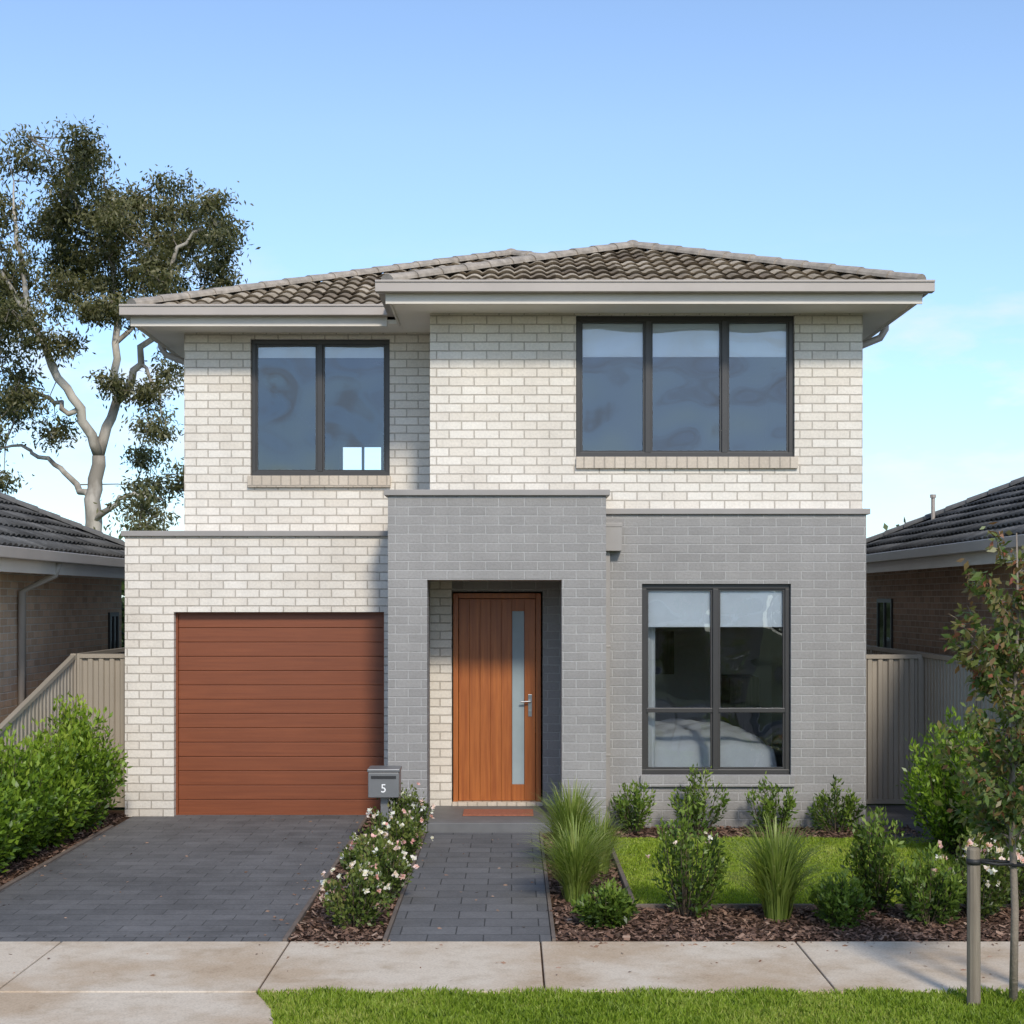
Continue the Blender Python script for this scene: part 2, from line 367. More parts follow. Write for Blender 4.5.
run(mb,XL-.14,XW-.03,YL+.02,0,0,-1)
run(mb,XR-.03,0,YW+.025,12.62,1,0)
run(mb,XL+.02,0,YL+.025,12.62,-1,0)
run(mb,XW+.02,0,YW+.025,YL+.015,-1,0)
mb.obj('fascia_and_gutter',['fascia','gutter'],H,bevel=.004)

# walls
UR=(.715,3.16,4.13,5.715); UL=(-3.135,-1.466,4.02,5.66); LR=(1.444,3.10,.586,2.71); GD=(-3.94,-1.49,0,2.39)
RW=(-3.28,-2.45,4.95,5.50)
mb=MB()
wall_y(mb,-.917,3.92,3.3,5.733,.10,.24,[UR])
wall_y(mb,-3.93,-.93,2.9,5.733,1.30,.24,[UL])
wall_y(mb,-3.93,3.92,2.9,5.733,11.8,.24,[RW])
mb.box(3.68,3.918,.341,11.799,2.9,5.732); mb.box(-3.928,-3.69,1.541,11.799,2.9,5.732); mb.box(-.915,-.68,.341,1.6,3.3,5.732)
mb.obj('upper_walls',['cream'],H)
mb=MB()
for x in (RW[0],-2.87,RW[1]-.05): mb.box(x,x+.05,11.84,11.9,RW[2],RW[3])
mb.box(RW[0]+.05,RW[1]-.05,11.841,11.899,RW[2],RW[2]+.05); mb.box(RW[0]+.05,RW[1]-.05,11.841,11.899,RW[3]-.05,RW[3])
mb.obj('rear_window_frame',['frame'],H)
mb=MB()
wall_y(mb,-4.51,-1.20,0,3.27,.80,.24,[GD])
mb.box(-4.508,-4.27,1.041,11.8,0,3.268); mb.box(-4.508,3.93,11.802,12.04,0,3.2)
mb.obj('garage_walls',['cream'],H)
mb=MB()
wall_y(mb,1.02,3.935,0,3.48,0,.24,[LR]); mb.box(3.695,3.933,.241,11.8,0,3.478)
wall_y(mb,-1.345,1.02,0,3.66,-.40,.34,[(-.92,.54,-.001,2.75)])
mb.box(-1.343,-.955,-.059,.799,0,3.658); mb.box(.575,1.018,-.059,1.1,0,3.658)
mb.box(.36,.574,.90,1.10,0,2.76); mb.box(1.019,1.3,.241,.5,0,3.3)
mb.obj('grey_walls',['grey'],H)
mb=MB(); mb.box(-1.19,-.705,.90,1.12,0,2.76,0); mb.box(-.704,.359,.901,1.12,2.63,2.76,1)
mb.obj('entry_wall',['cream','grey'],H)
mb=MB(); mb.box(-.953,.573,-.058,1.15,2.752,2.80,0); mb.obj('porch_ceiling',['soffit'],H)
mb=MB()
mb.box(-4.55,-1.348,.76,1.297,3.272,3.335); mb.box(-4.55,-4.20,1.299,11.9,3.27,3.333)
mb.box(1.024,3.975,-.035,.097,3.482,3.545); mb.box(3.70,3.974,.099,11.9,3.482,3.544)
mb.box(-1.385,1.06,-.44,-.02,3.662,3.725); mb.box(-1.384,-1.2,-.018,1.297,3.662,3.724); mb.box(.95,1.059,-.018,.097,3.662,3.724)
mb.box(-1.19,.94,-.018,.097,3.50,3.56)
mb.obj('parapet_flashing',['flash'],H,bevel=.006)
mb=MB()
mb.box(UR[0]-.0,UR[1]+.03,.055,.30,4.0,4.128); mb.box(UL[0]-.03,UL[1]+.01,1.255,1.5,3.88,4.018)
mb.obj('window_sill',['sill'],H,bevel=.004)
mb=MB(); mb.box(LR[0]-.02,LR[1]+.04,-.045,.2,.46,.584); mb.obj('window_sill',['grey'],H,bevel=.004)

def window(o,y,cols,transom=None,blind=0,blindmat='blind',fw=.055):
    x0,x1,z0,z1=o; mb=MB(); g=MB()
    ya,yb=y+.05,y+.13
    mb.box(x0+.002,x1-.002,ya,yb,z1-fw,z1-.002); mb.box(x0+.002,x1-.002,ya,yb,z0+.002,z0+fw)
    mb.box(x0+.002,x0+fw,ya+.001,yb-.001,z0+fw,z1-fw); mb.box(x1-fw,x1-.002,ya+.001,yb-.001,z0+fw,z1-fw)
    xs=[x0+fw]+list(cols)+[x1-fw]
    for c in cols: mb.box(c-.032,c+.032,ya-.004,yb-.004,z0+fw,z1-fw)
    if transom:
        for a,b in zip(xs[:-1],xs[1:]):
            mb.box(a+.033 if a!=xs[0] else a,b-.033 if b!=xs[-1] else b,ya+.003,yb-.003,transom-.025,transom+.025)
    mb.obj('window_frame',['frame'],H,bevel=.004)
    bl=MB(); sash=MB()
    for i,(a,b) in enumerate(zip(xs[:-1],xs[1:])):
        a2=a+(.032 if i else 0); b2=b-(.032 if i<len(xs)-2 else 0)
        dy=.006*((i*7)%3-1); tz=.004*((i*5)%3)
        g.face([(a2,ya+.04+dy,z0+fw),(b2,ya+.04-dy,z0+fw),(b2,ya+.042-dy+tz,z1-fw),(a2,ya+.042+dy+tz,z1-fw)])
        s=.022
        for bx in ((a2,b2,z0+fw,z0+fw+s),(a2,b2,z1-fw-s,z1-fw)): sash.box(bx[0],bx[1],ya+.02,ya+.06,bx[2],bx[3])
        for bx in ((a2,a2+s),(b2-s,b2)): sash.box(bx[0],bx[1],ya+.021,ya+.059,z0+fw+s,z1-fw-s)
        if blind:
            d=blind[i] if isinstance(blind,(list,tuple)) else blind
            if d: bl.box(a2+.006,b2-.006,yb-.022,yb-.018,z1-d,z1-fw-.002); bl.box(a2+.006,b2-.006,yb-.027,yb-.011,z1-d-.022,z1-d)
    g.obj('window_glass',['glass'],H); sash.obj('window_sash',['frame'],H)
    if blind: bl.obj('roller_blind',[blindmat],H)
window(UR,.10,[1.525,2.385],None,[.43,.43,.43])
window(UL,1.30,[-2.31],None,[.19,.19])
window(LR,0,[2.27],1.30,[.46,.46])
def room(x0,x1,y0,y1,z0,z1,hole=None,mats=('plaster','carpet')):
    mb=MB()
    if hole: wall_y(mb,x0,x1,z0,z1,y1,.05,[hole],0)
    else: mb.box(x0,x1,y1,y1+.05,z0,z1,0)
    mb.box(x0-.05,x0,y0,y1,z0,z1,0); mb.box(x1,x1+.05,y0,y1,z0,z1,0)
    mb.box(x0,x1,y0,y1,z0-.05,z0,1); mb.box(x0,x1,y0,y1,z1,z1+.04,0)
    mb.obj('room_interior',mats,H)
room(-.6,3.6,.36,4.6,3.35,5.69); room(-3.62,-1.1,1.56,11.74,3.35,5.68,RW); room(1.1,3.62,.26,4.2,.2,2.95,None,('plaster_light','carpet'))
mb=MB(); mb.box(1.25,3.0,.75,2.9,.35,.72,0); o=mb.obj('bed_mattress',['linen'],H,bevel=.06,seg=4)
nx,ny=30,30; V=[];Fq=[]
for j in range(ny):
    for i in range(nx):
        a=i/(nx-1)*2-1; b=j/(ny-1)*2-1
        zz=.78+.26*max(0,1-abs(a)**3.2)*max(0,1-abs(b)**4)+.018*math.sin(a*13+b*5)+.014*math.sin(b*17-a*4)
        V.append((2.08+a*.98,1.50+b*1.12,zz-.32*(max(abs(a),abs(b))>.98)))
for j in range(ny-1):
    for i in range(nx-1):
        q=j*nx+i; Fq.append((q,q+1,q+nx+1,q+nx))
npmesh('bed_duvet',V,Fq,'linen',H,smooth=True)
mb=MB(); mb.box(1.95,2.25,4.1,4.14,1.5,2.1,0); mb.box(2.9,3.3,3.3,4.1,.2,1.5,0); mb.obj('bedroom_furniture',['post'],H,bevel=.01)
def curtain(x0,x1,y,z0,z1):
    mb=MB(); n=int((x1-x0)/.02); pts=[(x0+(x1-x0)*k/n,y+.025*math.sin(k*1.15)) for k in range(n+1)]
    for (a,b),(c,d) in zip(pts[:-1],pts[1:]): mb.face([(a,b,z0),(c,d,z0),(c,d,z1),(a,b,z1)])
    mb.obj('curtain',['blind'],H,smooth=True)
curtain(1.46,1.62,.30,.5,2.75)
mb=MB(); mb.tube([(-1.78,3.2,5.665),(-1.78,3.2,5.679)],[.05,.05],16); mb.obj('ceiling_light',['blind'],H)

# front door
mb=MB(); y=.93
mb.box(-.69,-.63,y,y+.12,.14,2.61); mb.box(.28,.34,y,y+.12,.14,2.61); mb.box(-.629,.279,y,y+.12,2.55,2.61)
mb.obj('door_frame',['door'],H,bevel=.005)
mb=MB(); y=.97
edges=[-.625,-.50,-.375,-.25,-.125,-.002]
for a,b in zip(edges[:-1],edges[1:]): mb.box(a+.001,b-.001,y,y+.04,.17,2.545)
mb.box(.148,.275,y,y+.04,.17,2.545); mb.box(.0,.146,y,y+.04,2.40,2.545); mb.box(.0,.146,y,y+.04,.17,.36)
mb.box(-.625,.275,y+.041,y+.05,.17,2.545)
mb.obj('door_leaf',['door'],H,bevel=.002)
mb=MB(); mb.box(.003,.143,y+.015,y+.03,.362,2.398); mb.obj('door_glass',['frost'],H)
mb=MB(); mb.box(.19,.235,y-.008,y,1.16,1.42); mb.tube([(.213,y,1.34),(.213,y-.055,1.34)],[.012,.012],10); mb.tube([(.222,y-.055,1.34),(.10,y-.055,1.335)],[.011,.010],10)
mb.tube([(.213,y,1.22),(.213,y-.02,1.22)],[.017,.017],12); mb.obj('door_handle',['steel'],H,bevel=.002)
mb=MB(); mb.box(-.70,.36,.86,1.05,.12,.165); mb.obj('door_threshold',['sill'],H,bevel=.005)
mb=MB(); mb.box(-.953,.573,-.30,.95,.0,.12); mb.box(-.918,.538,-.42,-.302,0,.118); mb.obj('porch_step',['porch'],H,bevel=.008)
mb=MB(); mb.box(-.55,.24,.05,.50,.1215,.137); mb.obj('door_mat',['mat'],H,bevel=.004)

# garage door
mb=MB(); n=14; hh=(2.37-.02)/n
for k in range(n):
    zz=.02+k*hh; mb.box(-3.915,-1.515,.925+(.0 if k%2 else .002),.965,zz+.003,zz+hh-.001)
mb.box(-3.92,-1.50,.962,.99,.01,2.39)
mb.obj('garage_door',['garage'],H,bevel=.006,seg=3)
mb=MB(); mb.box(-3.938,-3.915,.90,.97,.0,2.388); mb.box(-1.515,-1.492,.90,.97,.0,2.388); mb.box(-3.914,-1.516,.90,.97,2.365,2.388); mb.box(-3.914,-1.516,.915,.96,.004,.028)
mb.obj('garage_door_jamb',['garage'],H)

mb=MB(); mb.box(1.03,1.21,-.16,-.003,3.07,3.34); mb.box(1.022,1.218,-.166,-.001,3.335,3.38); mb.box(1.03,1.085,-.085,-.012,.05,3.069)
for zz in (.8,2.0): mb.box(1.021,1.094,-.089,-.002,zz,zz+.03)
mb.obj('rainwater_head_and_downpipe',['flash'],H,bevel=.006)
mb=MB()
mb.tube([(4.40,1.0,5.82),(4.40,1.0,5.72),(4.34,1.0,5.62),(4.05,1.0,5.50),(3.97,1.0,5.42),(3.97,1.0,3.56)],[.042]*6,10)
mb.tube([(-4.42,2.2,5.82),(-4.42,2.2,5.72),(-4.36,2.2,5.62),(-4.05,2.2,5.5),(-3.975,2.2,5.4),(-3.975,2.2,3.35)],[.042]*6,10)
mb.obj('downpipe',['gutter'],H,smooth=True)
# ------------------------------------------------------------ neighbours
def neighbour(x0,x1,y0,y1,zE,p,brick,winpos,side,dpx):
    R=empty('brick_house')
    o=.45
    mb=MB(); mb.box(x0+o,x1-o,y0+o,y1-o,0,zE-.1,0); mb.obj('walls',[brick],R)
    hip_roof(x0,x1,y0,y1,zE,p,R,'dtile','dcap')
    mb=MB(); mb.box(x0+.02,x1-.02,y0+.02,y1-.02,zE-.22,zE-.17); mb.obj('soffit',['soffit'],R)
    mb=MB()
    for a,b,c,d in ((x0,x1,y0-.02,y0+.018),(x0,x1,y1-.018,y1+.02),(x0-.02,x0+.018,y0+.02,y1-.02),(x1-.018,x1+.02,y0+.02,y1-.02)): mb.box(a,b,c,d,zE-.26,zE-.05)
    mb.obj('fascia',['fascia'],R)
    mb=MB()
    for a,b,c,d in ((x0-.13,x1+.13,y0-.14,y0-.022),(x0-.13,x1+.13,y1+.022,y1+.14),(x0-.14,x0-.022,y0-.02,y1+.02),(x1+.022,x1+.14,y0-.02,y1+.02)): mb.box(a,b,c,d,zE-.12,zE+.005)
    mb.obj('gutter',['gutter'],R,bevel=.01)
    xf=x1-o if side>0 else x0+o; s=side
    mb=MB(); g=MB()
    for (a,b,c,d) in winpos:
        w=.06
        def bx(ya,yb,za,zb,t0=-.03,t1=.03):
            X=sorted((xf+s*t0,xf+s*t1)); mb.box(X[0],X[1],ya,yb,za,zb)
        bx(a,b,d-w,d); bx(a,b,c,c+w); bx(a,a+w,c+w,d-w); bx(b-w,b,c+w,d-w); bx((a+b)/2-.025,(a+b)/2+.025,c+w,d-w)
        X=xf+s*.012; g.face([(X,a+w,c+w),(X,b-w,c+w),(X,b-w,d-w),(X,a+w,d-w)])
    if winpos: mb.obj('window_frame',['frame'],R); g.obj('window_glass',['frost2'],R)
    if dpx is not None:
        mb=MB(); X=xf+s*.06; mb.tube([(xf+s*.50,dpx,zE-.1),(xf+s*.45,dpx,zE-.26),(X,dpx,zE-.46),(X,dpx,.1)],[.045]*4,10); mb.obj('downpipe',['gutter'],R,smooth=True)
    return R
neighbour(-17,-5.4,-3.0,6.2,3.09,.46,'tanbrick',[(5.0,5.5,.9,2.35)],1,1.05)
R2=neighbour(5.3,17,-3.0,8.1,3.19,.45,'brownbrick',[(5.9,6.8,1.0,2.55)],-1,None)
mb=MB(); mb.tube([(6.55,6.6,3.6),(6.55,6.6,4.12)],[.03,.03],8); mb.tube([(6.55,6.6,4.12),(6.55,6.6,4.17)],[.045,.045],8); mb.obj('vent_pipe',['gutter'],R2)
R3=empty('brick_house')
mb=MB(); wall_y(mb,-6,8,0,3.0,-31,.3,[(-3.5,-1.2,.8,2.4),(1.0,2.2,0,2.3),(4,6.6,.8,2.4)]); mb.box(-6,8,-40,-31.01,0,3.0); mb.obj('walls',['tanbrick'],R3)
hip_roof(-6.7,8.7,-41,-30,3.1,.45,R3,'dtile','dcap')
mb=MB(); mb.box(-6.7,8.7,-30.02,-29.9,2.9,3.1)
for x in (-.2,2.9): mb.box(x,x+.25,-29.9,-29.65,0,2.95)
mb.obj('fascia_and_posts',['soffit'],R3)

# ------------------------------------------------------------ fences
def corr(mb,p0,p1,h0,h1,base=.03):
    p0=Vector(p0);p1=Vector(p1); L=(p1-p0).length; t=(p1-p0)/L; s=Vector((-t.y,t.x,0))
    prof=[(0,0),(.05,0),(.065,.03),(.115,.03),(.13,0)]; pts=[]
    d=0
    while d<L:
        for a,b in prof[:-1]:
            if d+a<L: pts.append((d+a,b))
        d+=.13
    pts.append((L,0))
    hh=lambda d:h0+(h1-h0)*d/L
    for (a,b),(c,e) in zip(pts[:-1],pts[1:]):
        A=p0+t*a+s*(b-.015); B=p0+t*c+s*(e-.015)
        mb.face([(A.x,A.y,base),(B.x,B.y,base),(B.x,B.y,hh(c)-.03),(A.x,A.y,hh(a)-.03)])
    def rail(za,zb,th):
        i=len(mb.v)
        for q,z in ((p0,za),(p1,zb)):
            for ss,dz in ((-.03,-th),(.03,-th),(.03,0),(-.03,0)):
                w=q+s*ss; mb.v.append((w.x,w.y,z+dz))
        for k in range(4): mb.f.append((i+k,i+(k+1)%4,i+4+(k+1)%4,i+4+k)); mb.m.append(0)
        mb.f.append((i,i+1,i+2,i+3)); mb.f.append((i+7,i+6,i+5,i+4)); mb.m+=[0,0]
    rail(h0,h1,.05); rail(base+.05,base+.05,.05)
    n=max(1,round(L/2.4))
    for k in range(n+1):
        q=p0+t*(L*k/n); z=hh(L*k/n)+.004; mb.box(q.x-.034,q.x+.034,q.y-.034,q.y+.034,0,z)
mb=MB(); corr(mb,(-5.25,1.45,0),(-4.56,1.45,0),1.88,1.88); mb.obj('steel_fence',['fence'])
mb=MB(); corr(mb,(-5.28,9,0),(-5.28,1.50,0),1.88,1.88); corr(mb,(-5.28,1.40,0),(-5.28,-1.35,0),1.88,1.18); mb.obj('steel_fence',['fence'])
mb=MB(); corr(mb,(3.98,1.75,0),(5.02,1.75,0),1.86,1.86); mb.box(4.30,4.345,1.70,1.73,.03,1.84); mb.obj('steel_fence',['fence'])
mb=MB(); corr(mb,(5.06,-.4,0),(5.06,9,0),1.88,1.88); corr(mb,(5.06,-2.6,0),(5.06,-.45,0),1.15,1.87); mb.obj('steel_fence',['fence'])

# ------------------------------------------------------------ ground & paving
def sheet(name,pts,z,mat,parent=None):
    mb=MB(); mb.face([(x,y,z) for x,y in pts]); return mb.obj(name,[mat],parent)
def rect(x0,x1,y0,y1): return [(x0,y0),(x1,y0),(x1,y1),(x0,y1)]
mb=MB(); prof=[(-2000,-.012),(-18.75,-.012),(-18.75,-.14),(-10.68,-.14),(-10.68,-.012),(2000,-.012)]
for (a,za),(b,zb) in zip(prof[:-1],prof[1:]): mb.face([(-2000,a,za),(2000,a,za),(2000,b,zb),(-2000,b,zb)])
mb.obj('ground',['groundm'])
sheet('road',rect(-400,400,-18.45,-10.98),-.134,'asphalt')
mb=MB()
for x in np.arange(-60,60,2.4):
    mb.box(x+.004,x+2.396,-10.82,-10.66,-.14,.0); mb.box(x+.004,x+2.396,-10.98,-10.822,-.14,-.118)
    mb.box(x+.004,x+2.396,-18.76,-18.6,-.14,.0)
mb.obj('kerb',['kerb'],bevel=.015)
sheet('garden_soil',rect(-5.25,5.05,-5.55,1.4),-.004,'soil')
mb=MB(); mb.box(-4.42,-1.70,-5.318,.96,-.05,.010,0); mb.box(-4.42,-1.70,-5.54,-5.322,-.05,.010,1); mb.obj('driveway',['pave','header'])
mb=MB(); mb.box(-.92,.29,-5.54,-.43,-.05,.012); mb.obj('garden_path',['path'])
mb=MB(); mb.box(3.96,5.02,-1.1,1.74,-.05,.006); mb.obj('side_path',['pave'])
mb=MB(); xs=[-12,-10.2,-8.4,-6.6,-5.0,-3.32,-1.64,.21,2.09,3.95,5.8,7.65,9.5,11.4]
for a,b in zip(xs[:-1],xs[1:]): mb.box(a+.006,b-.006,-6.95,-5.552,-.08,.014)
mb.obj('footpath',['concrete'],bevel=.008)
sheet('footpath_joint_base',rect(-12,11.4,-6.94,-5.56),-.002,'soil')
def poly_slab(mb,pts,z0,z1):
    n=len(pts); i=len(mb.v)
    mb.v+=[(x,y,z0) for x,y in pts]+[(x,y,z1) for x,y in pts]
    mb.f.append(tuple(range(i+n,i+2*n))); mb.m.append(0)
    for k in range(n): mb.f.append((i+k,i+(k+1)%n,i+n+(k+1)%n,i+n+k)); mb.m.append(0)
mb=MB()
poly_slab(mb,[(-3.326,-10.65),(-.75,-10.65),(-.95,-10.0),(-1.22,-8.8),(-1.36,-7.9),(-1.48,-7.35),(-1.64,-6.965),(-3.326,-6.965)],-.08,.012)
poly_slab(mb,[(-5.9,-10.65),(-3.338,-10.65),(-3.338,-6.965),(-5.0,-6.965),(-5.1,-7.4),(-5.3,-8.2),(-5.6,-9.6)],-.08,.012)
mb.obj('driveway_crossover',['concrete'],bevel=.008)
LX0,LX1,LY0,LY1=1.03,4.35,-4.25,-.75
sheet('lawn_soil',rect(LX0,LX1,LY0,LY1),.004,'turf')
sheet('verge_soil',[(-1.64,-6.97),(-1.40,-7.9),(-.95,-10.0),(-.75,-10.65),(12,-10.65),(12,-6.97)],.002,'turf')
mb=MB(); mb.box(LX0-.05,LX0-.01,LY0-.04,LY1,-.02,.05); mb.box(LX0-.05,LX1+.04,LY0-.08,LY0-.042,-.02,.035); mb.obj('garden_edging',['edging'],bevel=.006)
mb=MB(); mb.box(-4.47,-4.425,-5.54,.0,-.02,.03);mb.box(-1.695,-1.66,-5.54,.7,-.02,.03);mb.box(-.955,-.925,-5.54,-.45,-.02,.03);mb.box(.295,.325,-5.54,-.45,-.02,.03); mb.obj('garden_edging',['edging'],bevel=.005)

def grass(name,n,inside,bb,h0,h1,mat='grass'):
    x=rng.uniform(bb[0],bb[1],n); y=rng.uniform(bb[2],bb[3],n); k=inside(x,y); x=x[k];y=y[k]; n=len(x)
    tuft=.75+.25*np.sin(x*9+3*np.sin(y*7))*np.sin(y*11)
    h=rng.uniform(h0,h1,n)*tuft; az=rng.uniform(0,2*np.pi,n); w=rng.uniform(.0025,.005,n); le=rng.uniform(.1,.9,n)*h; la=rng.uniform(0,2*np.pi,n)
    b=np.stack([x,y,np.zeros(n)],1); s=np.stack([np.cos(az)*w,np.sin(az)*w,np.zeros(n)],1); t=b+np.stack([np.cos(la)*le,np.sin(la)*le,h],1)
    mid=b+np.stack([np.cos(la)*le*.35,np.sin(la)*le*.35,h*.6],1)
    V=np.stack([b-s,b+s,mid+s*.8,t,mid-s*.8],1).reshape(-1,3)
    patch=.5+.22*np.sin(x*2.1+1)*np.sin(y*2.7)+.14*np.sin(x*7.3)*np.cos(y*6.1)
    rnd=np.clip(rng.normal(patch,.24),0,1)
    return npmesh(name,V,np.arange(5*n).reshape(-1,5),mat,None,rnd)
grass('lawn',52000,lambda x,y:(x<LX1)&(x>LX0),(LX0,LX1,LY0-.02,LY1),.018,.045,'lawngrass')
edge=lambda y: np.interp(-y,[6.95,7.35,7.9,8.8,10,10.65],[-1.63,-1.47,-1.35,-1.2,-.93,-.73])
grass('verge_grass',110000,lambda x,y:x>edge(y)-.02,(-1.7,5,-9.0,-6.93),.025,.062)
grass('verge_grass',22000,lambda x,y:x>edge(y),(-1.7,8,-10.6,-9.0),.03,.06)

def chips(n,x0,x1,y0,y1,z1=.025,l0=.015,l1=.06):
    x=rng.uniform(x0,x1,n);y=rng.uniform(y0,y1,n)
    az=rng.uniform(0,2*np.pi,n)
    D=np.stack([np.cos(az),np.sin(az),rng.normal(0,.3,n)],1); P=np.stack([x,y,rng.uniform(.002,z1,n)],1)
    L=rng.uniform(l0,l1,n)
    D=unit(D); up=np.tile([0,0,1.],(n,1))+rng.normal(0,.35,(n,3)); s=unit(np.cross(D,up)); Wd=(L*rng.uniform(.2,.6,n)).reshape(-1,1); Lc=L.reshape(-1,1)
    V=np.stack([P-s*Wd/2,P+D*Lc-s*Wd*.35,P+D*Lc+s*Wd*.4,P+s*Wd/2],1).reshape(-1,3)
    return V,rng.beta(1.6,2.4,n)
Vs=[];Rs=[]
for a in ((9000,.33,5.0,-5.53,LY0-.08),(2500,.33,LX0-.06,LY0-.1,-.42),(2500,LX0,4.4,LY1+.01,-.02),(3500,4.36,5.0,-5.5,-.9),(6500,-1.65,-.96,-5.53,.6),(5500,-5.2,-4.48,-5.53,.9)):
    v,r=chips(*a); Vs.append(v);Rs.append(r)
V=np.concatenate(Vs); npmesh('bark_mulch',V,np.arange(len(V)).reshape(-1,4),'chip',None,np.concatenate(Rs))
def litter(n,x0,x1,y0,y1,z=.018):
    P=np.stack([rng.uniform(x0,x1,n),rng.uniform(y0,y1,n),np.full(n,z)],1); a=rng.uniform(0,6.28,n)
    return P,np.stack([np.cos(a),np.sin(a),rng.normal(0,.12,n)],1)
Ps,Ds=zip(*[litter(*a) for a in ((40,-4.4,-1.7,-5.5,.7),(26,-4.4,-4.15,-5.5,.3),(40,-1.95,-1.7,-5.5,.5),(26,-.9,.28,-5.4,-.5),(50,-4.8,3.8,-6.9,-5.6),(50,.3,3.8,-5.75,-5.56),(40,-1.6,-.9,-5.75,-5.56))])
P_=np.concatenate(Ps); leaves('fallen_leaves',P_,np.concatenate(Ds),rng.uniform(.02,.05,len(P_)),.4,'chip',None,rng.uniform(.4,1,len(P_)))

# ------------------------------------------------------------ plants
def shrub(name,x,y,w,h,ns,nl,ls,mat,wr=.42,flowers=0,low=.12,lean=1.0,dens=.05,fs=.03,dpt=None):
    R=empty(name); dpt=dpt or w
    az=rng.uniform(0,2*np.pi,ns); rr=np.sqrt(rng.uniform(0,1,ns)); tipz=h*(1-.45*rr**2)*rng.uniform(.70,1.07,ns)
    tip=np.stack([x+np.cos(az)*rr*w/2*lean,y+np.sin(az)*rr*dpt/2*lean,tipz],1)
    base=np.stack([x+np.cos(az)*rr*w*.12,y+np.sin(az)*rr*dpt*.12,np.zeros(ns)],1)
    mid=(base+tip)/2+np.stack([np.cos(az)*rr*w*.12,np.sin(az)*rr*dpt*.12,-h*.02*np.ones(ns)],1)
    def at(i,t):
        t=t[:,None]; return base[i]*(1-t)**2+2*mid[i]*t*(1-t)+tip[i]*t*t
    i=rng.integers(0,ns,nl); t=rng.uniform(low,1,nl)**.75
    Pp=at(i,t)+rng.normal(0,dens*.5,(nl,3))*np.array([1,1,.8]); Pp[:,2]=np.maximum(Pp[:,2],.02)
    out=Pp-np.array([x,y,h*.15]); D=unit(out)*.7+rng.normal(0,.6,(nl,3))+np.array([0,0,.35])
    stemr=rng.normal(.0,.15,ns)
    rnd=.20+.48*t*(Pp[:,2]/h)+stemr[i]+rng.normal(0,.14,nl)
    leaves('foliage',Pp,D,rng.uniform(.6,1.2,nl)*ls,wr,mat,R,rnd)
    mb=MB()
    for k in range(min(ns,40)): mb.tube([base[k],mid[k]*.5+base[k]*.25+tip[k]*.25,tip[k]],[.006,.004,.0015],4,cap=False)
    mb.obj('stems',['stem'],R)
    if flowers:
        fi=rng.integers(0,ns,flowers); ft=rng.uniform(.72,1.0,flowers); C=at(fi,ft)+rng.normal(0,.05,(flowers,3)); C[:,2]+=.015
        o=unit(C-np.array([x,y,h*.3]))
        k=7; Cc=np.repeat(C,k,0)+np.repeat(o,k,0)*.02; D=rng.normal(0,1,(flowers*k,3))+np.repeat(o,k,0)*.5
        rc=np.repeat(rng.uniform(0,1,flowers),k)+rng.normal(0,.08,flowers*k)
        leaves('blossoms',Cc,D,rng.uniform(.7,1.1,flowers*k)*fs,.9,'petal',R,rc)
    return R
def strappy(name,x,y,w,h,n,mat='strappy'):
    R=empty(name); az=rng.uniform(0,2*np.pi,n); b0=rng.uniform(0,.10,n); ln=rng.uniform(.05,1,n)**.7*w*.55; hh=h*rng.uniform(.5,1.08,n)*(1-.25*(ln/(w*.55))**2); wd=rng.uniform(.003,.0068,n)
    T=[0,.3,.6,.85,1]; Wt=[1,1,.8,.5,.08]; rows=[]
    dirx=np.cos(az);diry=np.sin(az)
    for t,wt in zip(T,Wt):
        r=b0+ln*t**1.8; z=hh*(1.35*t-.35*t**2.6)*(1-.3*(ln/w)*t**3)
        c=np.stack([x+dirx*r,y+diry*r,z],1); s=np.stack([-diry*wd*wt,dirx*wd*wt,0*wd],1)
        rows.append(c-s); rows.append(c+s)
    V=np.stack(rows,1); m=len(T)*2; idx=np.arange(n)[:,None]*m
    Fq=np.concatenate([idx+np.array([[2*k,2*k+1,2*k+3,2*k+2]]) for k in range(len(T)-1)],0)
    r0=rng.beta(2,2,n); rnd=np.concatenate([np.clip(r0*.75+.08*k,0,1) for k in range(4)])
    npmesh('blades',V.reshape(-1,3),Fq,mat,R,rnd); return R
def at(px,py):
    d=CZ*F/(py-600); return (px-512)*d/F, CY+d
for px,w,h in ((632,.50,.60),(696,.60,.68),(766,.54,.60),(829,.54,.62)):
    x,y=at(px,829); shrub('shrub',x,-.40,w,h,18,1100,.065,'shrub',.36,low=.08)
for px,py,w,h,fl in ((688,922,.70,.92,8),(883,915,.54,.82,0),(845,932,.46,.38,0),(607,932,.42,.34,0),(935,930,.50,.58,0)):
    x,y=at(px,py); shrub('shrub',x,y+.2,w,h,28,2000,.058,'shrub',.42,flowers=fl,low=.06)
x,y=at(782,925); strappy('ornamental_grass',x,y+.2,.90,.84,800)
x,y=at(577,905); strappy('ornamental_grass',x,y+.2,.85,.72,800)
x,y=at(572,872); strappy('ornamental_grass',x,y+.2,.85,.86,800)
x,y=at(600,880); strappy('ornamental_grass',x,y+.35,.55,.62,400)
for px,py,w,h,fl in ((352,932,.56,.52,40),(385,905,.52,.58,32),(400,868,.52,.60,28),(370,890,.5,.5,26),(404,850,.55,.68,22)):
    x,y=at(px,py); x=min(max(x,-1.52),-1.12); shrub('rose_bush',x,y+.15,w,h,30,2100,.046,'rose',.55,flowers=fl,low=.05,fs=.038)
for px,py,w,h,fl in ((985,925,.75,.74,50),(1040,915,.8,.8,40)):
    x,y=at(px,py); shrub('rose_bush',x,y+.25,w,h,40,2600,.048,'rose',.55,flowers=fl,low=.06,fs=.045)
